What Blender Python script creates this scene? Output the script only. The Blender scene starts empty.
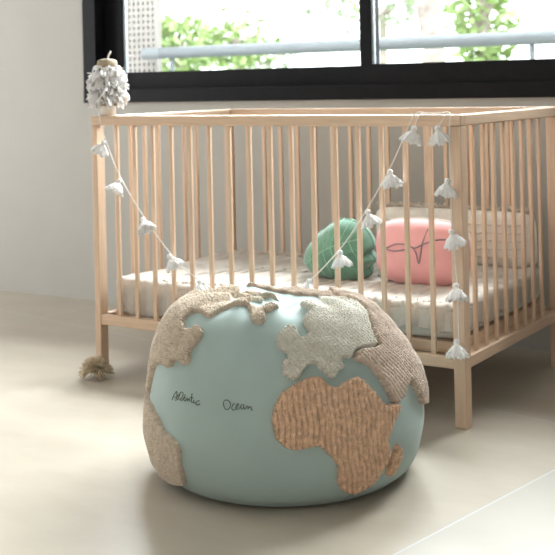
import bpy, bmesh, math, random
import numpy as np
from mathutils import Vector, Matrix

sc = bpy.context.scene
COL = sc.collection
random.seed(7); RNG = np.random.default_rng(5)

# ------------------------------------------------------------------ camera
YAW, ROLL, FPX = .5755, .0215, 1146.86
CAM = Vector((2.4402, -2.6867, .8871))
R_ = Vector((math.cos(YAW), math.sin(YAW), 0)); F_ = Vector((-math.sin(YAW), math.cos(YAW), 0)); U_ = Vector((0, 0, 1))
R2 = R_*math.cos(ROLL) - U_*math.sin(ROLL); U2 = U_*math.cos(ROLL) + R_*math.sin(ROLL)
cd = bpy.data.cameras.new('camera'); cam = bpy.data.objects.new('camera', cd); COL.objects.link(cam)
cam.matrix_world = Matrix(((R2.x, U2.x, -F_.x, CAM.x), (R2.y, U2.y, -F_.y, CAM.y), (R2.z, U2.z, -F_.z, CAM.z), (0, 0, 0, 1)))
cd.sensor_width = 36; cd.lens = FPX/555*36; cd.shift_x = 0; cd.shift_y = -(277.5-84.07)/555
cd.clip_start = .05; cd.clip_end = 200
cd.dof.use_dof = True; cd.dof.focus_distance = 2.55; cd.dof.aperture_fstop = 7
sc.camera = cam

# ------------------------------------------------------------------ world, light, exposure
w = bpy.data.worlds.new('world'); sc.world = w; w.use_nodes = True
bg = w.node_tree.nodes['Background']; bg.inputs[0].default_value = (.93, .97, 1, 1); bg.inputs[1].default_value = 5.5

def area(name, loc, rot, sx, sy, energy, color, portal=False):
    l = bpy.data.lights.new(name, 'AREA'); l.shape = 'RECTANGLE'; l.size = sx; l.size_y = sy; l.energy = energy; l.color = color
    if portal: l.cycles.is_portal = True
    o = bpy.data.objects.new(name, l); COL.objects.link(o); o.location = loc; o.rotation_euler = rot; return o
area('sky_portal', (.48, 1.0, 1.55), (math.radians(-90), 0, 0), 2.4, 1.2, 1, (1, 1, 1), True)
area('daylight_from_balcony_side', (.4, 1.32, 2.02), (math.radians(-74), 0, 0), 3.2, .95, 560, (.95, .98, 1))
area('added_fill_behind_camera', (1.2, -5.0, 1.5), (math.radians(90), 0, 0), 3.2, 1.8, 21, (1, .95, .88))  # added soft fill from the camera side; the wall there has no window
area('added_fill_left', (-2.5, -.5, 1.05), (0, math.radians(-90), 0), 1.9, 2.0, 62, (.96, .98, 1))  # added fill to brighten the left floor and pouf rim; no door there
sc.view_settings.view_transform = 'Standard'; sc.view_settings.look = 'None'
sc.view_settings.gamma = 1; sc.view_settings.use_curve_mapping = False; sc.view_settings.exposure = -.12
sc.cycles.use_denoising = True; sc.cycles.max_bounces = 8; sc.cycles.diffuse_bounces = 5; sc.cycles.sample_clamp_indirect = 6
sc.cycles.caustics_reflective = False; sc.cycles.caustics_refractive = False

# ------------------------------------------------------------------ materials
def mat(name, col, rough=.6, var=.0, scale=20, bump=0, bscale=60, bdist=.002, col2=None, stretch=(1, 1, 1), sheen=0, metal=0, coat=0, spec=.5, detail=4):
    m = bpy.data.materials.new(name); m.use_nodes = True; nt = m.node_tree; b = nt.nodes['Principled BSDF']
    N = nt.nodes.new; Lk = nt.links.new
    b.inputs['Roughness'].default_value = rough; b.inputs['Metallic'].default_value = metal
    b.inputs['Specular IOR Level'].default_value = spec; b.inputs['Sheen Weight'].default_value = sheen; b.inputs['Coat Weight'].default_value = coat
    tc = N('ShaderNodeTexCoord'); mp = N('ShaderNodeMapping'); Lk(tc.outputs['Object'], mp.inputs[0]); mp.inputs['Scale'].default_value = stretch
    c2 = col2 or tuple(max(0, c*(1-var)) for c in col); c1 = col if col2 else tuple(min(1, c*(1+var)) for c in col)
    n = N('ShaderNodeTexNoise'); n.inputs['Scale'].default_value = scale; n.inputs['Detail'].default_value = detail; Lk(mp.outputs[0], n.inputs[0])
    r = N('ShaderNodeValToRGB'); r.color_ramp.elements[0].position = .32; r.color_ramp.elements[1].position = .68
    r.color_ramp.elements[0].color = (*c2, 1); r.color_ramp.elements[1].color = (*c1, 1)
    Lk(n.outputs[0], r.inputs[0]); Lk(r.outputs[0], b.inputs['Base Color'])
    if bump:
        n2 = N('ShaderNodeTexNoise'); n2.inputs['Scale'].default_value = bscale; n2.inputs['Detail'].default_value = 3; Lk(mp.outputs[0], n2.inputs[0])
        bp = N('ShaderNodeBump'); bp.inputs['Strength'].default_value = bump; bp.inputs['Distance'].default_value = bdist
        Lk(n2.outputs[0], bp.inputs['Height']); Lk(bp.outputs[0], b.inputs['Normal'])
    return m
WOODC = (.62, .44, .315)
M = dict(
    wood_x=mat('pine_grain_along_x', WOODC, .38, .09, 14, stretch=(.6, 14, 14), bump=.15, bscale=20, bdist=.0005),
    wood_y=mat('pine_grain_along_y', WOODC, .38, .09, 14, stretch=(14, .6, 14), bump=.15, bscale=20, bdist=.0005),
    wood_z=mat('pine_grain_upright', WOODC, .38, .09, 14, stretch=(14, 14, .6), bump=.15, bscale=20, bdist=.0005),
    wall=mat('painted_wall', (.43, .415, .385), .8, .02, 6, bump=.1, bscale=200, bdist=.0006),
    ceil=mat('painted_ceiling', (.75, .74, .72), .9, .01, 4),
    frame=mat('dark_window_metal', (.006, .006, .008), .5, .2, 30, spec=.15),
    gasket=mat('grey_seal', (.35, .4, .45), .5, .05, 10),
    teal=mat('teal_cotton', (.345, .435, .425), .85, .04, 9, bump=.35, bscale=420, bdist=.0006, sheen=.15),
    seam=mat('dark_seam', (.06, .075, .07), .9, .1, 30),
    terra=mat('terracotta_yarn', (.64, .42, .285), .95, .22, 90, bump=1, bscale=330, bdist=.0015, sheen=.25),
    sand=mat('sand_yarn', (.57, .475, .38), .95, .16, 90, bump=1, bscale=330, bdist=.0015, sheen=.25),
    taupe=mat('taupe_yarn', (.55, .435, .355), .95, .2, 90, bump=1, bscale=330, bdist=.0015, sheen=.25),
    pale=mat('pale_grey_yarn', (.66, .63, .56), .95, .12, 90, bump=1, bscale=330, bdist=.0015, sheen=.25),
    thread=mat('dark_green_thread', (.10, .12, .09), .8, .1, 60),
    blanket=mat('oatmeal_linen', (.54, .495, .45), .9, .07, 30, bump=.5, bscale=160, bdist=.002, sheen=.2),
    tuft=mat('oatmeal_tuft', (.60, .53, .46), .95, .12, 120, bump=.8, bscale=250, bdist=.002),
    mattress=mat('mattress_cotton', (.62, .60, .56), .9, .04, 30),
    green=mat('green_velvet', (.125, .275, .20), .8, .12, 30, bump=.4, bscale=130, bdist=.001, sheen=.35),
    greenvein=mat('green_stitch', (.28, .52, .38), .8, .05, 30),
    pink=mat('pink_cotton', (.74, .36, .37), .85, .05, 14, bump=.3, bscale=300, bdist=.0008, sheen=.2),
    cream=mat('cream_cotton', (.66, .63, .57), .9, .06, 30, bump=.4, bscale=200, bdist=.001),
    greythread=mat('mauve_grey_thread', (.24, .18, .20), .8, .1, 60),
    white=mat('white_cotton', (.78, .76, .76), .9, .06, 60, bump=.6, bscale=220, bdist=.002),
    cord=mat('white_cord', (.72, .68, .64), .85, .05, 80),
    spool=mat('olive_brown_band', (.30, .24, .16), .8, .2, 60, bump=.5, bscale=200, bdist=.001),
    jute=mat('beige_fringe_yarn', (.50, .40, .28), .95, .2, 90),
    whitemetal=mat('grey_white_painted_metal', (.20, .22, .245), .5, .03, 8),
    screen=mat('white_screen', (.34, .31, .30), .8, .04, 8),
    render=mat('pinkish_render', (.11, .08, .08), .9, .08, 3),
    balcony=mat('balcony_tiles', (.42, .41, .39), .7, .08, 4),
    grass=mat('garden_grass', (.16, .26, .08), .95, .3, 3),
    leaf=mat('green_leaf', (.38, .48, .22), .6, .25, 5),
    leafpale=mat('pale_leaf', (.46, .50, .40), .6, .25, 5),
    bark=mat('palm_bark', (.46, .38, .36), .95, .3, 12, bump=.8, bscale=20, bdist=.03),
)
# ------------------------------------------------------------------ helpers
def link(name, me, m, parent=None, smooth=False):
    o = bpy.data.objects.new(name, me); COL.objects.link(o)
    if m: me.materials.append(m)
    if parent: o.parent = parent; o.matrix_parent_inverse = Matrix.Translation(-parent.location) if False else Matrix.Identity(4)
    if smooth: me.shade_smooth()
    return o
def local(o, parent):
    """geometry was written in world space: shift it into the parent's frame"""
    return o
class MB:
    """collects shapes in world space; build() links them as one mesh whose origin is the parent's"""
    def __init__(s): s.v = []; s.f = []
    def add(s, V, Fc):
        n = len(s.v); s.v += [tuple(map(float, p)) for p in V]; s.f += [tuple(i+n for i in q) for q in Fc]; return s
    def box(s, x0, x1, y0, y1, z0, z1, b=0.0):
        if b <= 0:
            V = [(x, y, z) for x in (x0, x1) for y in (y0, y1) for z in (z0, z1)]
            return s.add(V, [(0, 1, 3, 2), (4, 6, 7, 5), (0, 4, 5, 1), (2, 3, 7, 6), (0, 2, 6, 4), (1, 5, 7, 3)])
        bm = bmesh.new(); bmesh.ops.create_cube(bm, size=1)
        for v in bm.verts: v.co = Vector(((x0+x1)/2+v.co.x*(x1-x0), (y0+y1)/2+v.co.y*(y1-y0), (z0+z1)/2+v.co.z*(z1-z0)))
        bmesh.ops.bevel(bm, geom=list(bm.edges), offset=b, segments=2, affect='EDGES', profile=.5)
        bm.verts.index_update(); V = [v.co[:] for v in bm.verts]; Fc = [[v.index for v in f.verts] for f in bm.faces]; bm.free()
        return s.add(V, Fc)
    def tube(s, pts, r, n=8, cap=True):
        P = [Vector(p) for p in pts]; rr = r if hasattr(r, '__len__') else [r]*len(P); V = []; Fc = []
        up = Vector((.13, .29, .95)).normalized()
        for i, p in enumerate(P):
            t = (P[min(i+1, len(P)-1)]-P[max(i-1, 0)])
            t = t.normalized() if t.length > 1e-9 else Vector((0, 0, 1))
            a = t.cross(up)
            if a.length < .1: a = t.cross(Vector((1, 0, 0)))
            a.normalize(); b = t.cross(a).normalized()
            for k in range(n):
                q = 2*math.pi*k/n; V.append(p+(a*math.cos(q)+b*math.sin(q))*rr[i])
        for i in range(len(P)-1):
            for k in range(n):
                Fc.append((i*n+k, i*n+(k+1) % n, (i+1)*n+(k+1) % n, (i+1)*n+k))
        if cap: Fc.append(tuple(range(n))[::-1]); Fc.append(tuple((len(P)-1)*n+k for k in range(n)))
        return s.add(V, Fc)
    def build(s, name, m, parent=None, smooth=False, origin=None):
        o3 = Vector(origin) if origin is not None else (parent_world(parent) if parent else Vector((0, 0, 0)))
        me = bpy.data.meshes.new(name); me.from_pydata([tuple(Vector(p)-o3) for p in s.v], [], s.f)
        bm = bmesh.new(); bm.from_mesh(me); bmesh.ops.recalc_face_normals(bm, faces=bm.faces[:]); bm.to_mesh(me); bm.free()
        o = bpy.data.objects.new(name, me); COL.objects.link(o); me.materials.append(m)
        if parent: o.parent = parent
        elif origin is not None: o.location = o3
        if smooth: me.shade_smooth()
        return o
def parent_world(p):
    v = Vector((0, 0, 0))
    while p: v += p.location; p = p.parent
    return v
def np_mesh(name, V, Q, m, parent=None, smooth=True, flip=False):
    """big numpy grids: V (n,3) world, Q (k,4) quads"""
    o3 = np.array(parent_world(parent)) if parent else np.zeros(3)
    if flip: Q = Q[:, ::-1]
    me = bpy.data.meshes.new(name); V = V-o3; k = len(Q)
    me.vertices.add(len(V)); me.vertices.foreach_set('co', V.astype(np.float32).ravel())
    me.loops.add(k*4); me.loops.foreach_set('vertex_index', Q.astype(np.int32).ravel())
    me.polygons.add(k); me.polygons.foreach_set('loop_start', np.arange(0, 4*k, 4, dtype=np.int32)); me.polygons.foreach_set('loop_total', np.full(k, 4, np.int32))
    me.update(calc_edges=True); me.validate()
    o = bpy.data.objects.new(name, me); COL.objects.link(o); me.materials.append(m)
    if parent: o.parent = parent
    if smooth: me.shade_smooth()
    return o
def grid_quads(nu, nv, closeu=False):
    i, j = np.meshgrid(np.arange(nu if closeu else nu-1), np.arange(nv-1), indexing='ij'); i2 = (i+1) % nu
    return np.stack([i*nv+j, i2*nv+j, i2*nv+j+1, i*nv+j+1], -1).reshape(-1, 4)
def tag(o, label=None, cat=None, group=None, kind=None):
    if label: o['label'] = label
    if cat: o['category'] = cat
    if group: o['group'] = group
    if kind: o['kind'] = kind
    return o
def empty(name, loc, rz=0):
    o = bpy.data.objects.new(name, None); COL.objects.link(o); o.location = loc; o.rotation_euler = (0, 0, rz); o.empty_display_size = .05; return o
def copy_tree(o, parent=None):
    c = o.copy(); COL.objects.link(c)
    if parent: c.parent = parent
    for ch in [x for x in bpy.data.objects if x.parent == o]: copy_tree(ch, c)
    return c

# ------------------------------------------------------------------ the room
WY = .9          # inner face of the window wall
XL, XR, YF, ZC = -2.6, 3.6, -5.3, 2.6
def fl():
    m = bpy.data.materials.new('polished_beige_tiles'); m.use_nodes = True; nt = m.node_tree; b = nt.nodes['Principled BSDF']; N = nt.nodes.new; Lk = nt.links.new
    tc = N('ShaderNodeTexCoord'); mp = N('ShaderNodeMapping'); mp.inputs['Scale'].default_value = (1, 2.2, 1); mp.inputs['Rotation'].default_value = (0, 0, .5); Lk(tc.outputs['Object'], mp.inputs[0])
    n = N('ShaderNodeTexNoise'); n.inputs['Scale'].default_value = 4.5; n.inputs['Detail'].default_value = 7; n.inputs['Roughness'].default_value = .6; Lk(mp.outputs[0], n.inputs[0])
    r = N('ShaderNodeValToRGB'); r.color_ramp.elements[0].position = .3; r.color_ramp.elements[1].position = .72
    r.color_ramp.elements[0].color = (.40, .35, .29, 1); r.color_ramp.elements[1].color = (.46, .41, .345, 1); Lk(n.outputs[0], r.inputs[0])
    sx = N('ShaderNodeSeparateXYZ'); Lk(tc.outputs['Object'], sx.inputs[0])
    def joint(out, off, pitch, half):
        a = N('ShaderNodeMath'); a.operation = 'ADD'; a.inputs[1].default_value = -off+pitch*20.5; Lk(out, a.inputs[0])
        q = N('ShaderNodeMath'); q.operation = 'MODULO'; q.inputs[1].default_value = pitch; Lk(a.outputs[0], q.inputs[0])
        d = N('ShaderNodeMath'); d.operation = 'SUBTRACT'; d.inputs[1].default_value = pitch/2; Lk(q.outputs[0], d.inputs[0])
        e = N('ShaderNodeMath'); e.operation = 'ABSOLUTE'; Lk(d.outputs[0], e.inputs[0])
        l = N('ShaderNodeMath'); l.operation = 'LESS_THAN'; l.inputs[1].default_value = half; Lk(e.outputs[0], l.inputs[0]); return l
    def along(vx, vy):
        d = N('ShaderNodeVectorMath'); d.operation = 'DOT_PRODUCT'; Lk(tc.outputs['Object'], d.inputs[0]); d.inputs[1].default_value = (vx, vy, 0); return d.outputs['Value']
    j1 = joint(along(.9864, -.1645), 1.545, 2.4, .0021); j2 = joint(along(.1645, .9864), -1.5, 1.9, .0018)
    mx = N('ShaderNodeMath'); mx.operation = 'MAXIMUM'; Lk(j1.outputs[0], mx.inputs[0]); Lk(j2.outputs[0], mx.inputs[1])
    mix = N('ShaderNodeMix'); mix.data_type = 'RGBA'; Lk(mx.outputs[0], mix.inputs['Factor']); gt = N('ShaderNodeMath'); gt.operation = 'GREATER_THAN'; gt.inputs[1].default_value = 1.545; Lk(along(.9864, -.1645), gt.inputs[0])
    g2 = N('ShaderNodeMath'); g2.operation = 'MULTIPLY'; g2.inputs[1].default_value = .45; Lk(gt.outputs[0], g2.inputs[0])
    mg = N('ShaderNodeMix'); mg.data_type = 'RGBA'; Lk(g2.outputs[0], mg.inputs['Factor']); Lk(r.outputs[0], mg.inputs['A']); mg.inputs['B'].default_value = (.42, .42, .41, 1); Lk(mg.outputs['Result'], mix.inputs['A']); mix.inputs['B'].default_value = (.50, .51, .53, 1)
    Lk(mix.outputs['Result'], b.inputs['Base Color'])
    n3 = N('ShaderNodeTexNoise'); n3.inputs['Scale'].default_value = 9; Lk(mp.outputs[0], n3.inputs[0]); b.inputs['Specular IOR Level'].default_value = .42
    rr = N('ShaderNodeMapRange'); rr.inputs['To Min'].default_value = .31; rr.inputs['To Max'].default_value = .36; Lk(n3.outputs[0], rr.inputs['Value']); Lk(rr.outputs[0], b.inputs['Roughness'])
    return m
def struct(o): o['kind'] = 'structure'; return o
struct(MB().box(XL, XR, YF, WY+.2, -.1, 0).build('floor', fl()))
struct(MB().box(XL, XR, YF, WY+.2, ZC, ZC+.1).build('ceiling', M['ceil']))
struct(MB().box(XL-.1, XL, YF, WY+.2, -.1, ZC+.1).build('wall_left', M['wall']))
struct(MB().box(XR, XR+.1, YF, WY+.2, -.1, ZC+.1).build('wall_right', M['wall']))
struct(MB().box(XL-.1, XR+.1, YF-.1, YF, -.1, ZC+.1).build('wall_front', M['wall']))
wx0, wx1, wz0, wz1 = -.845, 1.83, .826, 2.25
wb = MB(); wb.box(XL, wx0, WY, WY+.2, 0, ZC); wb.box(wx1, XR, WY, WY+.2, 0, ZC); wb.box(wx0, wx1, WY, WY+.2, 0, wz0); wb.box(wx0, wx1, WY, WY+.2, wz1, ZC)
struct(wb.build('wall_back', M['wall']))
# sliding window
win = empty('window_1', (wx0, WY, wz0)); struct(win)
fr = MB(); y0, y1 = WY-.012, WY+.10
fr.box(wx0, wx1, y0, y1, wz0, wz0+.052, .002); fr.box(wx0, wx1, y0, y1, wz1-.05, wz1, .002)
fr.box(wx0, wx0+.07, y0+.001, y1, wz0+.05, wz1-.05, .002); fr.box(wx1-.07, wx1, y0+.001, y1, wz0+.05, wz1-.05, .002)
fr.box(wx0+.07, wx1-.07, y0+.02, y1, wz0+.05, wz0+.058)
fr.build('window_frame', M['frame'], win)
def sash(xa, xb, ya, yb, wl, wr, zlow):
    s = MB(); z0, z1 = wz0+.056, wz1-.05
    s.box(xa, xb, ya, yb, z0, zlow, .002); s.box(xa, xb, ya, yb, z1-.06, z1, .002)
    s.box(xa, xa+wl, ya+.0005, yb-.0005, zlow-.002, z1-.058, .002); s.box(xb-wr, xb, ya+.0005, yb-.0005, zlow-.002, z1-.058, .002)
    o = s.build('sash', M['frame'], win)
    g = MB().box(xa+wl-.004, xa+wl+.006, ya+.008, yb-.008, zlow, z1-.06).box(xb-wr-.006, xb-wr+.004, ya+.008, yb-.008, zlow, z1-.06); g.build('glazing_seal', M['gasket'], o)
    pm = bpy.data.materials.get('window_glass')
    if not pm:
        pm = bpy.data.materials.new('window_glass'); pm.use_nodes = True; nt = pm.node_tree
        for q in list(nt.nodes):
            if q.type == 'BSDF_PRINCIPLED': nt.nodes.remove(q)
        tr = nt.nodes.new('ShaderNodeBsdfTransparent'); tr.inputs[0].default_value = (.96, .98, .97, 1)
        gl = nt.nodes.new('ShaderNodeBsdfGlossy'); gl.inputs['Roughness'].default_value = .02
        fz = nt.nodes.new('ShaderNodeFresnel'); fz.inputs[0].default_value = 1.2; mx = nt.nodes.new('ShaderNodeMixShader')
        nt.links.new(fz.outputs[0], mx.inputs[0]); nt.links.new(tr.outputs[0], mx.inputs[1]); nt.links.new(gl.outputs[0], mx.inputs[2]); nt.links.new(mx.outputs[0], nt.nodes['Material Output'].inputs[0])
    ym = (ya+yb)/2
    MB().box(xa+wl-.004, xb-wr+.004, ym-.002, ym+.002, zlow-.004, z1-.056).build('pane', pm, o)
sash(wx0+.066, .500, WY+.055, WY+.085, .095, .045, .948)
sash(.459, wx1-.066, WY+.012, WY+.045, .045, .07, .951)

# ------------------------------------------------------------------ outside, beyond the window
struct(MB().box(-6, 4.5, WY+.2, 2.5, -.12, -.02).build('balcony_floor', M['balcony']))
struct(MB().box(-30, 20, 2.5, 40, -.9, -.8).build('ground', M['grass']))
rl = empty('balcony_railing', (-1.6, 2.2, -.02))
MB().tube([(-1.60, 2.2, 1.068), (2.9, 2.2, 1.068)], .031, 16).build('handrail', M['whitemetal'], rl, True)
for x in (-1.405, .62, 1.9, 2.8):
    MB().tube([(x, 2.2, -.02), (x, 2.2, 1.06)], .012, 10).build('post', M['whitemetal'], rl, True)
MB().tube([(-1.55, 2.2, .12), (2.9, 2.2, .12)], .014, 10).build('bottom_rail', M['whitemetal'], rl, True)
tag(rl, 'pale painted balcony handrail outside behind the dark window', 'railing')
scn = empty('breeze_screen', (-1.9, 2.27, -.02))
g = MB(); x = -2.5; xs = []
k = 0
while x < -1.57: g.box(x, x+.019, 2.27, 2.31, -.02, 2.5); x += .034
z = .0
while z < 2.5: g.box(-2.5, -1.565, 2.272, 2.308, z, z+.017); z += .034
g.build('lattice', M['screen'], scn)
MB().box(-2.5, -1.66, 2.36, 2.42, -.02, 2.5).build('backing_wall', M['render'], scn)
tag(scn, 'white breeze-block lattice screen seen through the left window pane', 'screen')
def tree(name, x, y, zc, rx, rz, n, ls, m, label, trunk=True, seed=1, group=None):
    rg = random.Random(seed); t = empty(name, (x, y, -.8)); c = MB()
    for i in range(n):
        u = rg.uniform(-1, 1); a = rg.uniform(0, 6.283); rad = rg.uniform(.35, 1)**.6; q = math.sqrt(1-u*u)
        lump = 1+.25*math.sin(3*a+seed)*math.cos(2.5*u)
        p = Vector((x+rx*rad*lump*q*math.cos(a), y+rx*.8*rad*lump*q*math.sin(a), zc+rz*rad*lump*u))
        d = Vector((rg.uniform(-1, 1), rg.uniform(-1, 1), rg.uniform(-.8, .5))).normalized(); s_ = d.cross(Vector((rg.random(), rg.random(), 1))).normalized(); L = ls*rg.uniform(.6, 1.3)
        nn = d.cross(s_)*L*.12
        c.add([p-d*L*.5, p+s_*L*.24+nn, p+d*L*.5, p-s_*L*.24+nn], [(0, 1, 2), (0, 2, 3)])
    c.build('crown', m, t)
    if trunk:
        b = MB().tube([(x, y, -.8), (x+.05, y, zc-rz*.5), (x, y, zc+rz*.3)], [.09, .07, .03], 8)
        for k in range(5):
            a = k*1.3+seed; b.tube([(x, y, zc-rz*.45+k*.05), (x+.6*rx*math.cos(a), y+.5*rx*math.sin(a), zc+rz*.25)], [.035, .012], 6)
        b.build('trunk', M['bark'], t, True)
    return tag(t, label, 'tree', group)
tree('leafy_tree', -7.05, 9.5, 1.42, .62, .46, 520, .20, M['leaf'], 'small green leafy tree outside, leftmost beside the lattice screen', seed=3)
tree('leafy_tree', -5.75, 9.0, 1.40, .50, .42, 380, .17, M['leaf'], 'small bright green tree outside, above the handrail in the left pane', seed=5)
tree('leafy_tree', -7.6, 12.5, 1.25, .55, .40, 200, .2, M['leafpale'], 'pale sparse tree outside, right of the bright green tree', seed=8)
tree('leafy_tree', -7.4, 16, 2.3, 1.3, .6, 300, .26, M['leafpale'], 'tall hazy pale tree far outside, behind the window mullion', seed=11)
tree('leafy_shrub', -5.9, 7.6, .13, .95, .95, 900, .19, M['leaf'], 'low green shrub outside, below the handrail', trunk=False, seed=14)
pt = empty('palm_tree', (-1.2, 5.0, -.8)); b = MB()
ring = [(-1.2+.03*math.sin(k*.9), 5, -.8+k*.12) for k in range(34)]
b.tube(ring, [.075+.014*(k % 2)+.02*math.exp(-k/3) for k in range(34)], 12); b.build('trunk', M['bark'], pt, True)
for k in range(11):
    a = k*2*math.pi/11+.2; fb = MB(); P = [Vector((-1.2, 5, 3.15)) + Vector((math.cos(a)*s*1.7, math.sin(a)*s*1.7, .55*s-2.0*s*s)) for s in [i/14 for i in range(15)]]
    fb.tube(P, [.018-.001*i for i in range(15)], 5)
    for i in range(2, 15):
        for sd in (-1, 1):
            d = Vector((-math.sin(a)*sd, math.cos(a)*sd, -.55)).normalized(); fw = (P[i]-P[i-1]).normalized()
            fb.add([P[i]-fw*.025, P[i]+fw*.025, P[i]+d*.42+fw*.16], [(0, 1, 2)])
    fb.build('frond', M['leaf'], pt)
tag(pt, 'palm tree with a ringed brown trunk outside the right window pane', 'tree')
tree('leafy_tree', -2.05, 8.0, 1.6, .36, .75, 300, .22, M['leaf'], 'green leafy tree outside, right of the palm trunk', seed=21)

# ------------------------------------------------------------------ crib
L, W, H = 1.2465, .745, .80
crib = empty('crib', (0, 0, 0))
tag(crib, 'natural pine baby crib with upright slats below the dark window', 'crib')
PXL, PXR, PY = .022, .033, .036
for (x, y, PX) in ((0, 0, PXL), (L-PXR, 0, PXR), (0, W-PY, PXL), (L-PXR, W-PY, PXR)):
    MB().box(x, x+PX, y, y+PY, 0, .7695, .0025).build('leg', M['wood_z'], crib)
for y in (0, W-.026):
    MB().box(-.001, L+.001, y-.001, y+.026, .77, .80, .0035).build('top_rail', M['wood_x'], crib)
    MB().box(PXL, L-PXR, y+.002, y+.024, .150, .181, .003).build('bottom_rail', M['wood_x'], crib)
for x in (0, L-.026):
    MB().box(x, x+.026, .0255, W-.0265, .77, .7995, .0035).build('top_rail', M['wood_y'], crib)
    MB().box(x+.002, x+.024, PY, W-PY, .150, .181, .003).build('bottom_rail', M['wood_y'], crib)
for i in range(16):
    x1 = .0987+i*.0708-.001
    for y in (.010, W-.021):
        MB().box(x1-.0135, x1, y, y+.0105, .179, .772, .0022).build('slat', M['wood_z'], crib)
for i in range(8):
    y = .095+i*.0705
    for x in (.008, L-.019):
        MB().box(x, x+.0105, y, y+.0135, .179, .772, .0022).build('slat', M['wood_z'], crib)
MB().box(.046, L-.046, .046, W-.046, .176, .208, .003).box(.022, .048, .06, W-.06, .168, .18).box(L-.048, L-.022, .06, W-.06, .168, .18).build('bed_base', M['wood_x'], crib)

def rbox_loop(x0, x1, y0, y1, r, n):
    """closed loop round a rounded rectangle, uniform spacing"""
    P = []
    for cx, cy, a0 in ((x1-r, y0+r, -90), (x1-r, y1-r, 0), (x0+r, y1-r, 90), (x0+r, y0+r, 180)):
        for k in range(9): a = math.radians(a0+90*k/8); P.append((cx+r*math.cos(a), cy+r*math.sin(a)))
    P.append(P[0]); P = np.array(P); d = np.r_[0, np.cumsum(np.hypot(*np.diff(P, axis=0).T))]
    s = np.linspace(0, d[-1], n, endpoint=False); return np.stack([np.interp(s, d, P[:, 0]), np.interp(s, d, P[:, 1])], -1), s
def soft_slab(name, x0, x1, y0, y1, z0, z1, m, er=.02, parent=None):
    V = []; n = 160; mid = np.array([(x0+x1)/2, (y0+y1)/2]); rows = []
    prof = [(-.98, 0), (-.2, 0), (-er, 0)]+[(-er+er*math.sin(a), er-er*math.cos(a)) for a in (.3, .8, 1.2, 1.57)]
    H_ = z1-z0
    prof += [(0, H_*.5)]+[(-er+er*math.cos(a), H_-er+er*math.sin(a)) for a in (0, .4, .8, 1.2, 1.57)]+[(-.1, H_), (-.2, H_), (-.98, H_)]
    half = np.array([(x1-x0)/2, (y1-y0)/2])
    for off, h in prof:
        o_ = max(off, -.98*half[1]); lp, _ = rbox_loop(x0-o_, x1+o_, y0-o_, y1+o_, min(.03, .4*(half[1]+o_)+.001), n)
        rows.append(np.c_[lp, np.full(n, z0+h)])
    V = np.array(rows).transpose(1, 0, 2).reshape(-1, 3); Q = grid_quads(n, len(prof), True)
    return np_mesh(name, V, Q, m, parent)
mt = soft_slab('mattress', .05, L-.05, .056, W-.056, .2085, .278, M['mattress'])
tag(mt, 'thin cot mattress under the oatmeal blanket in the crib', 'mattress')
# blanket: top with woven ridges running across the bed, sides falling in soft folds
def blanket():
    n = 1100; bx0, bx1, by0, by1 = .040, L-.040, .040, W-.040; half = (by1-by0)/2
    prof = [(-o, 0.0, 0) for o in np.linspace(half*.985, .02, 60)]+[(-.018+.018*math.sin(a), -.018+.018*math.cos(a), 0) for a in (.25, .55, .85, 1.15, 1.45)]+[(0, -.018-q, q) for q in np.linspace(.002, 1, 26)]
    rows = []
    for off, h, q in prof:
        lp, s = rbox_loop(bx0-off, bx1+off, by0-off, by1+off, max(.004, min(.032+off*.3, .4*(half+off))), n)
        x, y = lp[:, 0], lp[:, 1]
        front = y < by0+.03
        drop = np.where(x < .30, .105, np.where(x < .62, .095, .070)); drop = drop + .004*np.sin(s*37)
        if q > 0: hh = -.018-(q*(drop-.018)); fold = q
        else: hh = h; fold = 0
        z = np.full(n, .2895)+hh+.017*np.clip((x-.2)/.7, 0, 1)**1.5
        wv = np.abs(np.sin(math.pi*x/.042)); ridge = .0055*np.exp(-(wv/.30)**2)
        nz = .0016*np.sin(x*61+3*np.sin(y*23))*np.cos(y*57+2*np.sin(x*31))
        soft = .004*np.sin(x*9+1)*np.cos(y*11)
        if q == 0: z = z+ridge+nz+soft-.002
        cx, cy = (bx0+bx1)/2, (by0+by1)/2
        # outward direction on the skirt
        nx = np.where(x < bx0+.012, -1, np.where(x > bx1-.012, 1, 0)); ny = np.where(y < by0+.012, -1, np.where(y > by1-.012, 1, 0))
        side = .0075*fold**.5*(np.abs(np.sin(s*math.pi/.042+.5*np.sin(s*14)+.5*fold))**.5-.9)+ .002*fold*np.sin(s*23)
        lf = np.clip((.16-x)/.1, 0, 1)*fold; side = side+.003*lf*np.sin(s*260+hh*200)
        x = x+nx*side; y = y+ny*side; z = z+(.0018*np.sin(s*90) if q == 1 else 0)
        rows.append(np.c_[x, y, z])
    V = np.array(rows).transpose(1, 0, 2).reshape(-1, 3)
    o = np_mesh('blanket', V, grid_quads(n, len(prof), True), M['blanket'])
    md = o.modifiers.new('thickness', 'SOLIDIFY'); md.thickness = .003; md.offset = -1 
    return o
bk = blanket(); tag(bk, 'oatmeal textured blanket with woven ridges draped over the crib mattress', 'blanket')
# tufted trim across the far edge of the blanket
def tufts(parent, pts, r, m, seed=2, name='tufted_trim'):
    rg = random.Random(seed); b = MB()
    for (x, y, z) in pts:
        for k in range(7):
            d = Vector((rg.uniform(-1, 1), rg.uniform(-1, 1), rg.uniform(.1, 1))).normalized()
            b.tube([Vector((x, y, z)), Vector((x, y, z))+d*r*rg.uniform(.7, 1.2)], [r*.32, r*.12], 5)
    return b.build(name, m, parent)
tufts(bk, [(.08+i*.012, .660+.008*math.sin(i*1.3), .290+.014*min(1, i/70)) for i in range(92)], .011, M['tuft'])
tufts(bk, [(.06+i*.011, .066+.006*math.sin(i*1.9), .2875+.014*min(1, i/80)) for i in range(100)], .007, M['tuft'], 4)

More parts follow.
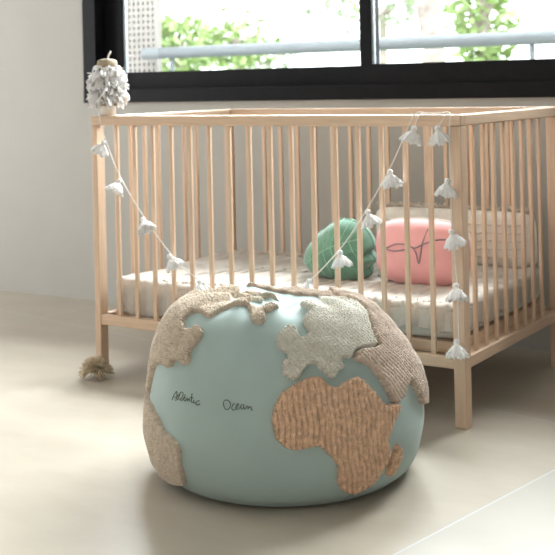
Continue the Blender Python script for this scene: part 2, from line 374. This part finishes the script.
# cushions --------------------------------------------------------------
def cushion(name, cen, outline, T, m, tilt=0, rz=0, ex=2.4, pw=.55, parent=None, wob=.0, back=1.0):
    """outline: function angle->(x, z) ; thickness axis y. Returns object and a surface function (x, z) -> world point on the front"""
    nu, nv = 160, 30; c, s = math.cos(tilt), math.sin(tilt); cz, sz = math.cos(rz), math.sin(rz)
    def xf(x, y, z):
        y2, z2 = y*c+z*s, -y*s+z*c
        return cen[0]+x*cz-y2*sz, cen[1]+x*sz+y2*cz, cen[2]+z2
    U = np.linspace(0, 2*math.pi, nu, endpoint=False); O = np.array([outline(u) for u in U]); rows = []
    for k in range(2*nv-1):
        q = k/(nv-1) if k < nv else (2*nv-2-k)/(nv-1); rho = math.sin(q*math.pi/2); sg = -1 if k < nv else back
        y = sg*T*(1-rho**ex)**pw; rr = max(rho, 1e-3)
        X = O[:, 0]*rr; Z = O[:, 1]*rr; Y = np.full(nu, y)+wob*np.sin(5*U+2)*rho*(1-rho)*4*(1-rho)
        rows.append(np.stack(xf(X, Y, Z), -1))
    V = np.array(rows).transpose(1, 0, 2).reshape(-1, 3)
    o = np_mesh(name, V, grid_quads(nu, 2*nv-1, True), m, parent)
    def surf(x, z, lift=.0):
        a = math.atan2(z, x); best = 1
        ox, oz = outline_at(outline, a); best = math.hypot(x, z)/max(1e-6, math.hypot(ox, oz)); best = min(best, .999)
        return xf(x, -T*(1-best**ex)**pw-lift, z)
    rim = [xf(x*1.0, 0, z*1.0) for x, z in O]
    return o, surf, rim
def outline_at(f, a):
    best = None
    for k in range(180):
        u = 2*math.pi*k/180; x, z = f(u); d = abs((math.atan2(z, x)-a+math.pi) % (2*math.pi)-math.pi)
        if best is None or d < best[0]: best = (d, x, z)
    return best[1], best[2]
def sup(a, b, n):
    return lambda u: (a*abs(math.cos(u))**(2/n)*math.copysign(1, math.cos(u)), b*abs(math.sin(u))**(2/n)*math.copysign(1, math.sin(u)))
# cream throw cushion leaning on the back rail
th = empty('throw_cushion', (.925, .655, .30))
o, sf, rim = cushion('cover', (.925, .655, .394), sup(.275, .088, 7), .035, M['cream'], tilt=-.12, parent=th)
for z in (-.05, -.025, 0, .025, .05):
    MB().tube([sf(x, z, .001) for x in np.linspace(-.24, .24, 40)], .0028, 6).build('woven_stripe', M['tuft'], th, True)
tufts(th, [(.660+i*.0108, .662, .483+.003*math.sin(i*2.1)) for i in range(49)], .013, M['tuft'], 9, 'fringe')
tag(th, 'cream striped throw cushion with fringed top leaning on the back rail behind the pink cushion', 'cushion')
# green leaf cushion
gp = empty('leaf_cushion', (.715, .31, .29))
GO = [(304, 272), (306, 262), (315, 249), (328, 237), (338, 229), (348, 225.5), (360, 228), (369, 235), (374, 244), (376, 252), (372, 256.5), (369.5, 259), (374, 262), (376.5, 266), (372, 271), (369, 274), (372, 280), (364, 286), (345, 288), (325, 287), (310, 282)]
GO = [((x-342)*.00335, (258-y)*.00292) for x, y in GO]; GA = sorted([(math.atan2(z, x) % (2*math.pi), math.hypot(x, z)) for x, z in GO])
def gout(u):
    A = [a for a, r in GA]; Rr = [r for a, r in GA]; r = float(np.interp(u % (2*math.pi), A, Rr, period=2*math.pi)); return r*math.cos(u), r*math.sin(u)
o, gs, rim = cushion('cover', (.715, .305, .385), gout, .075, M['green'], tilt=-.12, parent=gp, pw=.5)
MB().tube(rim+rim[:1], .0028, 6).build('piping', M['green'], gp, True)
vb = MB()
stem = [(-.105+.195*t, -.045+.09*t+.02*math.sin(3*t)) for t in [i/14 for i in range(15)]]
vb.tube([gs(x, z, .0005) for x, z in stem], .0016, 5)
for i in range(2, 13, 2):
    x, z = stem[i]
    for sg in (-1, 1):
        vb.tube([gs(x+q*(.018), z+sg*q*.07*(1-abs(i-7)/12)+sg*.01*q*q, .0005) for q in [k/6 for k in range(7)]], .0013, 5)
tag(vb.build('stitched_veins', M['greenvein'], gp, True), 'pale green stitched leaf veins')
tag(gp, 'dark green leaf-shaped cushion lying on the crib blanket', 'cushion')
# pink cushion
pk = empty('round_cushion', (.995, .29, .305))
po, ps, rim = cushion('cover', (.995, .29, .3965), sup(.146, .0965, 3.3), .068, M['pink'], tilt=-.05, parent=pk, ex=3.2, pw=.5)
MB().tube(rim+rim[:1], .0034, 8).build('piping', M['cream'], pk, True)['label'] = 'cream piping'
LINES = [[(0.909, 0.415), (0.938, 0.428), (0.966, 0.43), (0.985, 0.422), (0.963, 0.414), (0.934, 0.409), (0.909, 0.412)], [(0.982, 0.428), (0.997, 0.42), (1.006, 0.404), (1.012, 0.379), (1.019, 0.405), (1.026, 0.439), (1.036, 0.473)], [(0.988, 0.425), (1.004, 0.422), (1.026, 0.433), (1.053, 0.443), (1.081, 0.448), (1.111, 0.444)]]
eb = MB()
for l in LINES:
    P = [ps(x-.995, z-.3965, .0008) for x, z in l]
    Q = []
    for i in range(len(P)-1):
        for k in range(6):
            t = k/6; p0 = Vector(P[max(i-1, 0)]); p1 = Vector(P[i]); p2 = Vector(P[i+1]); p3 = Vector(P[min(i+2, len(P)-1)])
            Q.append(.5*((2*p1)+(p2-p0)*t+(2*p0-5*p1+4*p2-p3)*t*t+(3*p1-p0-3*p2+p3)*t**3))
    Q.append(Vector(P[-1])); eb.tube(Q, .0021, 6)
tag(eb.build('embroidered_line', M['greythread'], pk, True), 'mauve grey embroidered line')
tag(pk, 'pink rounded cushion with a grey embroidered line at the right end of the crib', 'cushion')

# ------------------------------------------------------------------ tassel garland
gar = empty('tassel_garland', (.05, -.02, .80))
def smooth(pts, k=8):
    P = [Vector(p) for p in pts]; Q = []
    for i in range(len(P)-1):
        p0, p1, p2, p3 = P[max(i-1, 0)], P[i], P[i+1], P[min(i+2, len(P)-1)]
        for j in range(k):
            t = j/k; Q.append(.5*((2*p1)+(p2-p0)*t+(2*p0-5*p1+4*p2-p3)*t*t+(3*p1-p0-3*p2+p3)*t**3))
    return Q+[P[-1]]
Y = -.022
cordp = [(.05, .01, .835), (.053, Y, .812), (.083, Y, .715), (.140, Y, .606), (.235, Y, .484), (.331, Y, .385), (.41, Y, .330), (.50, Y, .290), (.60, Y, .272), (.70, Y, .292), (.797, Y, .346), (.888, Y, .429), (.951, Y, .505), (1.044, Y, .643), (1.105, Y, .758), (1.126, -.012, .803), (1.150, .010, .8035), (1.19, .004, .8035), (1.222, -.008, .8035), (1.226, Y, .76), (1.226, Y, .63), (1.229, Y, .5), (1.238, Y, .37), (1.240, Y, .21)]
MB().tube(smooth(cordp), .0017, 6).build('cord', M['cord'], gar, True)
def tassel_mesh(seed):
    rg = np.random.default_rng(seed); nu = 72; prof = [(.0005, .0), (.004, -.001), (.0062, -.005), (.0058, -.009), (.0042, -.0125), (.0065, -.016), (.0110, -.021), (.0155, -.028), (.0190, -.035), (.0205, -.0405), (.0185, -.0415), (.0145, -.036), (.009, -.027), (.0005, -.022)]
    prof = [(r_*1.12, z) for r_, z in prof]
    U = np.linspace(0, 2*math.pi, nu, endpoint=False); ph = rg.uniform(0, 6.28, 4); rows = []
    for r, z in prof:
        fl_ = np.clip((-z-.014)/.026, 0, 1)
        rad = r*(1+fl_*((.09*np.sin(7*U+ph[0])+.09*np.sin(13*U+ph[1]))+.06*np.sin(25*U+ph[2]))*(1 if r > .001 else 0))
        zz = z+fl_*(.0035*np.sin(5*U+ph[3])+.0018*np.sin(19*U+ph[1]))
        rows.append(np.stack([rad*np.cos(U), rad*np.sin(U), zz], -1))
    V = np.array(rows).transpose(1, 0, 2).reshape(-1, 3); Q = grid_quads(nu, len(prof), True)
    me = bpy.data.meshes.new('tassel'); me.from_pydata(V.tolist(), [], Q.tolist()); me.materials.append(M['white']); me.shade_smooth(); return me
TM = [tassel_mesh(i) for i in range(4)]
TB = []
for i in range(4):      # loose fringe under the skirt
    rg = random.Random(i); b = MB()
    for k in range(110):
        a = rg.uniform(0, 6.28); q = rg.uniform(.15, 1); r = (.006+.0155*q)*rg.uniform(.95, 1.05); p = Vector((r*math.cos(a), r*math.sin(a), -.014-.024*q))
        b.tube([p, p+Vector((math.cos(a+rg.uniform(-.6, .6))*.006, math.sin(a+rg.uniform(-.6, .6))*.006, -rg.uniform(.002, .009)))], [.0016, .0009], 4)
    me = bpy.data.meshes.new('fringe'); me.from_pydata(b.v, [], b.f); me.materials.append(M['white']); TB.append(me)
tp = [(.078, .722, .5), (.140, .606, .5), (.222, .492, .6), (.318, .388, .5), (.431, .323, -.1), (.52, .284, 0), (.61, .272, 0), (.71, .300, 0), (.806, .352, -.2), (.902, .436, -.15), (.987, .548, -.3), (1.057, .655, -.2), (1.132, .769, -.25), (1.194, .769, .3), (1.221, .636, .15), (1.226, .508, -.3), (1.237, .374, .2), (1.236, .232, 0)]
for i, (x, z, a) in enumerate(tp):
    o = bpy.data.objects.new('tassel', TM[i % 4]); COL.objects.link(o); o.parent = gar
    o.location = Vector((x, Y-.006, z+.004))-gar.location; o.rotation_euler = (.12*math.sin(i*2.2), a, i*1.3); s = 1.14; o.scale = (s, s, s*.92)
    f_ = bpy.data.objects.new('fringe', TB[i % 4]); COL.objects.link(f_); f_.parent = o
# the two tassels that hang from loops over the rail
MB().tube(smooth([(1.150, .008, .8035), (1.142, -.010, .802), (1.136, -.024, .787), (1.132, -.026, .772)]), .0015, 6).build('loop', M['cord'], gar, True)
MB().tube(smooth([(1.222, -.004, .8035), (1.214, -.014, .800), (1.203, -.024, .78), (1.195, -.026, .772)]), .0015, 6).build('loop', M['cord'], gar, True)
tag(gar, 'white cord garland of bell-shaped cotton tassels strung along the front of the crib', 'garland')

# ruffled bundle on the corner
bd = empty('ruffled_tassel_bundle', (.045, .03, .80))
c0 = Vector((.045, .03, .80))
def ruffle(z, r, hgt, amp, seed, nlob=11, tiltx=0):
    rg = np.random.default_rng(seed); nu, nv = 200, 10; U = np.linspace(0, 2*math.pi, nu, endpoint=False); ph = rg.uniform(0, 6.28, 5); rows = []
    for k in range(nv):
        q = k/(nv-1); rad = .022+(r-.022)*q**.8
        rr = rad*(1+q*amp*(np.sin(nlob*U+ph[0])+.6*np.sin(nlob*1.7*1+U*(nlob+6)+ph[1])+.35*np.sin(31*U+ph[2])))
        zz = z-hgt*q*q+q*.010*(np.sin((nlob-2)*U+ph[3])+.7*np.sin(23*U+ph[4]))+tiltx*rr*np.cos(U)
        rows.append(np.stack([c0.x+rr*np.cos(U), c0.y+rr*np.sin(U), zz], -1))
    V = np.array(rows).transpose(1, 0, 2).reshape(-1, 3); o = np_mesh('ruffle', V, grid_quads(nu, nv, True), M['white'], bd)
    md = o.modifiers.new('thickness', 'SOLIDIFY'); md.thickness = .0016
for i, (z, r, h_, am) in enumerate([(.952, .040, .016, .10), (.935, .055, .018, .13), (.915, .050, .020, .16), (.897, .059, .016, .14), (.880, .055, .022, .16), (.866, .060, .018, .12), (.850, .046, .014, .12)]):
    ruffle(z, r, h_, am, i+40, 9+i % 3, .1*math.sin(i*2))
MB().tube([c0+Vector((0, 0, z)) for z in (.0, .04, .08, .13, .155)], [.024, .026, .024, .023, .022], 24).build('core', M['cord'], bd, True)
MB().tube([c0+Vector((0, 0, z)) for z in (.146, .150, .162, .172, .177)], [.026, .030, .032, .029, .016], 28).build('cap', M['spool'], bd, True)
MB().tube([c0+Vector((0, 0, z)) for z in (.030, .033, .041, .044)], [.026, .031, .031, .026], 28).build('band', M['spool'], bd, True)
MB().tube(smooth([c0+Vector((.002, 0, .175)), c0+Vector((.006, 0, .186)), c0+Vector((.014, .002, .200))]), [.003]*17, 6).build('cord_end', M['cord'], bd, True)
sb = MB(); rg = random.Random(3)
for k in range(90):
    a = rg.uniform(0, 6.28); z = rg.uniform(.05, .14); d = Vector((math.cos(a), math.sin(a), rg.uniform(-.5, .3))); p = c0+Vector((0, 0, z))+d*.035
    sb.tube([p, p+d*rg.uniform(.012, .030)], [.0022, .0010], 4)
sb.build('frayed_strand', M['white'], bd)['kind'] = 'stuff'
tag(bd, 'frayed white ruffles with brown bands on the left front corner of the crib', 'tassel bundle')

# shaggy tassel at the foot of the left front leg
sh = MB(); rg = random.Random(12); c1 = Vector((.052, -.058, 0))
for k in range(420):
    a = rg.uniform(0, 6.283); el = rg.uniform(.03, 1.35); d = Vector((math.cos(a)*math.cos(el), math.sin(a)*math.cos(el), math.sin(el)))
    p0 = c1+Vector((0, 0, .016)); L0 = .052*rg.uniform(.75, 1.1); e = p0+d*L0; e.z = max(.004, e.z-.012*(1-d.z)); mdl = p0+d*L0*.55+Vector((0, 0, .006))
    sh.tube([p0, mdl, e], [.0030, .0026, .0014], 5)
o = sh.build('shaggy_tassel', M['jute'], None, True, origin=(c1.x, c1.y, 0))
tag(o, 'shaggy beige yarn pompom on the floor at the foot of the left front crib leg', 'pompom')

# ------------------------------------------------------------------ globe pouf
POUF_C=np.array([0.994,-0.454,0.0]); PR=np.array([0.8389,0.5443,0.0]); PF=np.array([-0.5443,0.8389,0.0])
PROF_L=[(0,0),(.13,0),(.235,0),(.276,.012),(.297,.035),(.311,.07),(.3175,.121),(.314,.17),(.306,.2235),(.296,.286),(.278,.332),(.252,.368),(.215,.390),(.165,.398),(.10,.392),(.05,.382),(0,.378)]
PROF_R=[(0,0),(.13,0),(.235,0),(.276,.012),(.297,.035),(.310,.077),(.3175,.124),(.314,.165),(.306,.217),(.280,.266),(.252,.307),(.222,.342),(.188,.371),(.145,.388),(.10,.389),(.05,.382),(0,.378)]
PROF_F=[(0,0),(.13,0),(.235,0),(.276,.012),(.297,.035),(.310,.073),(.3175,.122),(.314,.168),(.303,.222),(.286,.276),(.264,.322),(.236,.360),(.200,.386),(.155,.396),(.10,.390),(.05,.382),(0,.378)]
FOLDS=[(-2.55,.95,.16),(-1.9,.7,.2),(-1.2,.8,.17),(-.62,.9,.15),(-.15,1.0,.13),(.38,.9,.14),(.85,.7,.16),(1.4,.7,.2),(1.95,.6,.17),(2.4,.8,.2),(2.95,.9,.16)]
def _prof(P,t):
    P=np.array(P,float); n=len(P)-1
    x=np.clip(t,0,1)*n; i=np.minimum(x.astype(int),n-1); u=(x-i)[...,None]
    p=lambda k:P[np.clip(i+k,0,n)]
    return .5*((2*p(0))+(-p(-1)+p(1))*u+(2*p(-1)-5*p(0)+4*p(1)-p(2))*u**2+(-p(-1)+3*p(0)-3*p(1)+p(2))*u**3)
def pouf_point(a,t):
    """a: azimuth (0 = front, + to the right), t: 0 bottom centre .. 1 top centre"""
    a=np.asarray(a,float); t=np.asarray(t,float)
    wr=np.clip(np.sin(a),0,1)**1.3; wl=np.clip(-np.sin(a),0,1)**1.3; wf=1-wr-wl
    q=_prof(PROF_R,t)*wr[...,None]+_prof(PROF_L,t)*wl[...,None]+_prof(PROF_F,t)*wf[...,None]
    r=q[...,0]*(1+.002*np.clip(-np.sin(a)*1.3-.3,0,1)); h=q[...,1].copy()
    up=np.clip((t-.70)/.12,0,1); up=up*up*(3-2*up)
    inn=np.clip((1-t)/.10,0,1); env=up*inn
    d=np.zeros_like(a)
    for c,am,w in FOLDS:
        e=(a-c-.35*(t-.85)*6*np.sin(3*c)*.3+np.pi)%(2*np.pi)-np.pi
        d+=am*np.exp(-(e/w)**2)

    back=np.clip(.5-.62*np.cos(a),0,1)
    h=h+env*(d*(1-.75*back)-.36)*.017-.010*np.clip((t-.90)/.08,0,1)+back*up*np.clip((1-t)/.10,.1,1)*(.006-.016*np.clip((np.sin(a)+.55)*1.2,0,1))
    # gathered centre: a raised twist beside a hollow
    side=np.clip((t-.1)/.2,0,1)*np.clip((.8-t)/.2,0,1)
    r=r*(1+side*.004*np.sin(3*a+1.3+4*t)+side*.003*np.sin(7*a-6*t))
    s=np.sin(a)[...,None]*PR-np.cos(a)[...,None]*PF
    return POUF_C+s*r[...,None]+np.stack([0*h,0*h,h],-1)

SHAPES={'africa': [(0.243, 0.5653), (0.1898, 0.5653), (0.1414, 0.5613), (0.0834, 0.5524), (0.0351, 0.5435), (-0.0205, 0.5336), (-0.0447, 0.5207), (-0.0713, 0.5059), (-0.0858, 0.4881), (-0.0931, 0.4703), (-0.0786, 0.4485), (-0.0641, 0.4307), (-0.0302, 0.4148), (0.0012, 0.4039), (0.0496, 0.398), (0.1003, 0.399), (0.1463, 0.4019), (0.1922, 0.4059), (0.2333, 0.399), (0.272, 0.3831), (0.3058, 0.3653), (0.3348, 0.3475), (0.3445, 0.3257), (0.3421, 0.301), (0.3614, 0.2792), (0.4049, 0.2594), (0.4581, 0.2495), (0.5137, 0.2515), (0.5741, 0.2643), (0.6322, 0.2762), (0.6708, 0.2921), (0.6854, 0.3089), (0.7144, 0.3257), (0.741, 0.3425), (0.7506, 0.3574), (0.7361, 0.3752), (0.7168, 0.3881), (0.7506, 0.4069), (0.8038, 0.4346), (0.8618, 0.4554), (0.8812, 0.4683), (0.8522, 0.4772), (0.7941, 0.4772), (0.7337, 0.4811), (0.6974, 0.497), (0.6588, 0.5158), (0.6201, 0.5316), (0.5911, 0.5475), (0.5451, 0.5554), (0.4895, 0.5524), (0.4364, 0.5455), (0.4001, 0.5386), (0.3517, 0.5366), (0.3155, 0.5445), (0.2889, 0.5544), (0.272, 0.5613)], 'madagascar': [(0.8473, 0.3604), (0.8836, 0.3495), (0.9029, 0.3218), (0.8812, 0.299), (0.857, 0.2831), (0.828, 0.2752), (0.7845, 0.2723), (0.7603, 0.2851), (0.7555, 0.3049), (0.7772, 0.3208), (0.8014, 0.3386), (0.8111, 0.3544)], 'europe': [(0.0858, 0.7108), (0.0278, 0.7108), (-0.0205, 0.695), (-0.0544, 0.6782), (-0.0689, 0.6623), (-0.0471, 0.6425), (-0.0085, 0.6306), (0.0254, 0.6257), (0.023, 0.6148), (-0.0109, 0.6069), (-0.0254, 0.5891), (-0.0157, 0.5742), (0.0205, 0.5643), (0.0713, 0.5594), (0.1148, 0.5663), (0.1414, 0.5831), (0.1849, 0.595), (0.2357, 0.599), (0.2599, 0.5861), (0.2913, 0.5762), (0.3203, 0.5623), (0.3469, 0.5574), (0.3904, 0.5633), (0.417, 0.5762), (0.4654, 0.5811), (0.4581, 0.596), (0.4629, 0.6079), (0.4992, 0.6069), (0.5451, 0.6029), (0.6007, 0.6217), (0.7023, 0.6296), (0.8401, 0.6267), (0.9029, 0.6257), (0.8908, 0.6485), (0.9247, 0.6752), (1.0359, 0.7079), (1.1882, 0.7445), (1.326, 0.7772), (1.3211, 0.8118), (1.297, 0.8593), (1.3429, 0.8969), (0.3445, 0.8098), (0.2502, 0.8138), (0.2889, 0.7821), (0.3203, 0.7643), (0.2381, 0.7514), (0.197, 0.7316), (0.1994, 0.7049), (0.226, 0.6871), (0.1825, 0.6742), (0.1366, 0.6712), (0.1221, 0.6881), (0.11, 0.7019)], 'asia': [(1.9231, 0.8435), (1.4058, 0.8148), (1.3671, 0.7781), (1.2438, 0.7455), (1.0842, 0.7098), (0.9585, 0.6732), (0.9247, 0.6485), (0.9247, 0.6237), (0.828, 0.6197), (0.6926, 0.6237), (0.608, 0.6178), (0.5741, 0.599), (0.637, 0.5881), (0.7047, 0.5762), (0.7555, 0.5396), (0.7917, 0.5029), (0.8207, 0.4821), (0.8739, 0.4752), (0.9464, 0.4831), (1.0238, 0.5039), (1.1012, 0.5138), (1.1616, 0.4871), (1.222, 0.4643), (1.2704, 0.4356), (1.4019, 0.4198), (1.5282, 0.4406), (1.6009, 0.4742), (1.7686, 0.5128), (1.9718, 0.5693), (2.0556, 0.6257), (2.1112, 0.6851), (2.2152, 0.7267), (2.3755, 0.7593), (2.4068, 0.796)], 'siberia': [(3.8113, 0.8366), (3.5527, 0.8514), (3.3012, 0.8613), (2.9674, 0.8712), (2.6919, 0.8593), (2.2325, 0.8682), (1.3018, 0.8465), (1.355, 0.8098), (2.1189, 0.7861), (2.4171, 0.8049), (2.7562, 0.796), (2.9514, 0.8227), (3.198, 0.8395), (3.4883, 0.8197), (3.8025, 0.8316)], 'namerica': [(-1.9009, 0.4594), (-1.3767, 0.4613), (-1.3622, 0.499), (-1.2921, 0.5306), (-1.2172, 0.5465), (-1.1132, 0.5524), (-1.0238, 0.5504), (-0.9585, 0.5574), (-0.9392, 0.5702), (-0.8981, 0.5782), (-0.828, 0.5683), (-0.7724, 0.5772), (-0.7675, 0.591), (-0.7941, 0.6039), (-0.7675, 0.6207), (-0.7385, 0.6435), (-0.7361, 0.6683), (-0.7869, 0.6821), (-0.8473, 0.6861), (-0.8812, 0.6722), (-0.9489, 0.6653), (-1.0431, 0.6841), (-1.0721, 0.7098), (-1.0262, 0.7326), (-0.9392, 0.7366), (-0.8473, 0.7237), (-0.7796, 0.7237), (-0.7506, 0.7425), (-0.7458, 0.7643), (-0.6999, 0.7861), (-0.5645, 0.792), (-0.4992, 0.8029), (-0.3953, 0.7742), (-0.3372, 0.7405), (-0.2841, 0.7207), (-0.2212, 0.7158), (-0.1777, 0.7286), (-0.1801, 0.7475), (-0.2091, 0.7673), (-0.1463, 0.7643), (-0.0568, 0.791), (-3.0206, 0.9356), (-0.5572, 0.889), (-0.5935, 0.8415), (-1.0746, 0.8623), (-1.6161, 0.8564), (-1.6644, 0.8821), (-2.1721, 0.8514), (-2.2035, 0.8217), (-1.7224, 0.8158), (-1.7378, 0.7791), (-2.1386, 0.7237), (-2.0943, 0.6831), (-2.1121, 0.6257), (-2.0517, 0.5712), (-1.9606, 0.5178)], 'samerica': [(-1.5082, 0.4495), (-1.3743, 0.4514), (-1.2099, 0.4514), (-1.0649, 0.4336), (-0.9585, 0.4029), (-0.8667, 0.395), (-0.8014, 0.3841), (-0.7724, 0.3643), (-0.7893, 0.3336), (-0.7724, 0.298), (-0.7966, 0.2574), (-1.0819, 0.2119), (-1.4487, 0.2465), (-1.7486, 0.2921), (-1.8421, 0.3475), (-1.7171, 0.4019)]}
WORDS={'atlantic': [[(-0.9102, 0.4871), (-0.9029, 0.495), (-0.8836, 0.5049), (-0.8691, 0.5089), (-0.8594, 0.5009), (-0.8667, 0.4881)], [(-0.9029, 0.495), (-0.8618, 0.497), (-0.8328, 0.5059)], [(-0.8473, 0.491), (-0.8352, 0.5009), (-0.8231, 0.5099), (-0.8014, 0.5108), (-0.7941, 0.5059), (-0.8111, 0.497), (-0.8256, 0.495), (-0.8038, 0.492)], [(-0.8038, 0.492), (-0.7796, 0.5019), (-0.7724, 0.5079)], [(-0.77, 0.5019), (-0.7821, 0.497), (-0.7675, 0.494), (-0.753, 0.5), (-0.7482, 0.5009), (-0.7458, 0.496), (-0.7337, 0.5), (-0.7264, 0.5009), (-0.724, 0.496)], [(-0.7071, 0.5138), (-0.7071, 0.5019), (-0.7023, 0.495), (-0.6878, 0.495)], [(-0.724, 0.5039), (-0.6878, 0.5049)], [(-0.6829, 0.5009), (-0.6829, 0.495), (-0.6684, 0.495)], [(-0.6346, 0.5019), (-0.6539, 0.499), (-0.6636, 0.495), (-0.6539, 0.491), (-0.6346, 0.493), (-0.6249, 0.496)]], 'ocean': [[(-0.4364, 0.5079), (-0.4339, 0.5019), (-0.4243, 0.494), (-0.4073, 0.491), (-0.3904, 0.494), (-0.3808, 0.5019), (-0.3904, 0.5089), (-0.4122, 0.5118), (-0.4315, 0.5099)], [(-0.3517, 0.5059), (-0.3638, 0.5029), (-0.3711, 0.496), (-0.359, 0.491), (-0.3421, 0.494), (-0.33, 0.5), (-0.3227, 0.5049), (-0.33, 0.5059), (-0.3397, 0.5), (-0.3372, 0.494), (-0.3203, 0.495), (-0.3058, 0.5009)], [(-0.2913, 0.5049), (-0.301, 0.5049), (-0.3058, 0.5), (-0.301, 0.495), (-0.2865, 0.499), (-0.2841, 0.5059), (-0.2841, 0.498), (-0.2768, 0.495)], [(-0.2768, 0.495), (-0.2623, 0.5019), (-0.255, 0.5019), (-0.255, 0.496), (-0.243, 0.5009), (-0.2333, 0.5009), (-0.2309, 0.495), (-0.2212, 0.494)]]}

pf = empty('globe_pouf', tuple(POUF_C))
tag(pf, 'round teal globe floor pouf with tufted continents standing in front of the crib', 'pouf')
na, nt_ = 480, 260
A, T = np.meshgrid(np.linspace(-math.pi, math.pi, na, endpoint=False), np.linspace(.0, .9995, nt_), indexing='ij')
T[:, 0] = .0005
np_mesh('fabric_cover', pouf_point(A, T).reshape(-1, 3), grid_quads(na, nt_, True), M['teal'], pf)
def pnormal(a, t, e=1e-3):
    du = pouf_point(a+e, t)-pouf_point(a-e, t); dv = pouf_point(a, t+e)-pouf_point(a, t-e)
    n = np.cross(du, dv); n /= np.maximum(np.linalg.norm(n, axis=-1, keepdims=True), 1e-12); return n
def poly_dist(px, py, P):
    """signed distance, positive inside"""
    ins = np.zeros(px.shape, bool); dm = np.full(px.shape, 1e9); n = len(P)
    for i in range(n):
        x0, y0 = P[i]; x1, y1 = P[(i+1) % n]
        if y0 != y1: c = ((y0 > py) != (y1 > py)) & (px < (x1-x0)*(py-y0)/(y1-y0)+x0); ins ^= c
        L2 = (x1-x0)**2+(y1-y0)**2+1e-12; u = np.clip(((px-x0)*(x1-x0)+(py-y0)*(y1-y0))/L2, 0, 1)
        dm = np.minimum(dm, np.hypot(px-x0-u*(x1-x0), py-y0-u*(y1-y0)))
    return np.where(ins, dm, -dm)
def loops(u, v, seed):
    """jittered cells: 1 at each loop's centre falling to 0 at its border"""
    iu, iv = np.floor(u), np.floor(v); f1 = np.full(u.shape, 9.)
    for du in (-1, 0, 1):
        for dv in (-1, 0, 1):
            cu, cv = iu+du, iv+dv
            h = np.sin(cu*127.1+cv*311.7+seed)*43758.5453; h -= np.floor(h); h2 = np.sin(cu*269.5+cv*183.3+seed)*43758.5453; h2 -= np.floor(h2)
            f1 = np.minimum(f1, (u-cu-.5-.5*(h-.5))**2+(v-cv-.5-.7*(h2-.5))**2)
    return np.clip(1-f1*1.6, 0, 1)
RAD = .31; TL = .98   # metres per radian round the side, metres per unit t
def patch(key, m, label, ang, pitch=.0105, loop=.0058, thick=.0085, row=.0025, bumpy=.0055, step=.0015):
    P = [(a*RAD, t*TL) for a, t in SHAPES[key]]
    xs = [p[0] for p in P]; ys = [p[1] for p in P]; pad = .004
    gx = np.arange(min(xs)-pad, max(xs)+pad, step); gy = np.arange(min(ys)-pad, min(max(ys)+pad, .985*TL), step)
    X, Yg = np.meshgrid(gx, gy, indexing='ij')
    jx = X+.0016*np.sin(Yg*900+X*300)+.0012*np.sin(Yg*1700); jy = Yg+.0016*np.sin(X*950+1.3)
    D = poly_dist(jx, jy, P); keep = D > -.0032
    a, t = X/RAD, Yg/TL
    # true metric coordinates for the rows
    base = pouf_point(a, t); nrm = pnormal(a, t)
    if np.mean(np.sum(nrm*(base-np.array(POUF_C)-np.array([0, 0, .15])), -1)) < 0: nrm = -nrm
    loc = base-POUF_C; rad = np.hypot(loc[..., 0], loc[..., 1])
    ux = a*np.clip(rad, .05, None) if key in ('africa', 'madagascar', 'samerica') else X
    ca, sa = math.cos(ang), math.sin(ang); u = ux*ca+Yg*sa; v = -ux*sa+Yg*ca
    u = u+.0018*np.sin(v*38)+.001*np.sin(v*90+2)
    rw = np.abs(np.sin(math.pi*u/pitch))**.45
    lp = loops(u/pitch*2, v/loop, 3.1)
    edge = np.clip((D+.0012)/.0055, 0, 1); edge = edge*edge*(3-2*edge)
    big = .0016*np.sin(u*75+3)*np.sin(v*62+1)
    h = edge*(thick-.003+row*rw+bumpy*lp+big)-(1-edge)*.0016
    V = base+nrm*h[..., None]; idx = -np.ones(D.size, int); q = grid_quads(*D.shape); kf = keep.ravel()
    q = q[kf[q].all(1)]; used = np.unique(q); idx[used] = np.arange(len(used))
    o = np_mesh('tufted_patch', V.reshape(-1, 3)[used], idx[q], m, pf)
    tag(o, label); return o
patch('africa', M['terra'], 'terracotta tufted patch in the shape of Africa', .06, row=.0075, bumpy=.0034, loop=.0048, pitch=.0115)
patch('madagascar', M['terra'], 'small terracotta tufted oval beside the Africa patch', -.3)
patch('europe', M['pale'], 'pale grey tufted patch in the shape of Europe', .62, pitch=.0105, row=.0036, bumpy=.0052)
patch('asia', M['taupe'], 'taupe tufted patch in the shape of Asia', .55, row=.0068, bumpy=.0038, thick=.0088)
patch('siberia', M['taupe'], 'narrow taupe tufted strip along the far top of the pouf', 1.5, step=.0014, thick=.0055, bumpy=.0055, row=.001)
patch('namerica', M['sand'], 'sand tufted patch in the shape of North America', .3, pitch=.012, row=.0004, bumpy=.0068, loop=.0062)
patch('samerica', M['sand'], 'sand tufted patch in the shape of South America', .3, pitch=.012, row=.0006, bumpy=.0060)
# bottom seam
ring = [tuple(pouf_point(np.array(q), np.array(.170))+np.array([0, 0, .0004])) for q in np.linspace(-math.pi, math.pi, 160, endpoint=False)]
MB().tube(ring+ring[:1], .0022, 6).build('bottom_seam', M['teal'], pf, True)
for key, strokes in WORDS.items():
    b = MB()
    for st in strokes:
        pts = []
        for a, t in st:
            aa, tt = np.array(a), np.array(t); p = pouf_point(aa, tt); n = pnormal(aa, tt)
            if n @ (p-POUF_C-np.array([0, 0, .15])) < 0: n = -n
            pts.append(Vector(p+n*.0006))
        b.tube(smooth(pts, 5), .00085, 6)
    o = b.build('embroidered_word', M['thread'], pf, True); o['label'] = 'dark green embroidered word, ' + {'atlantic': 'Atlantic', 'ocean': 'Ocean'}[key]
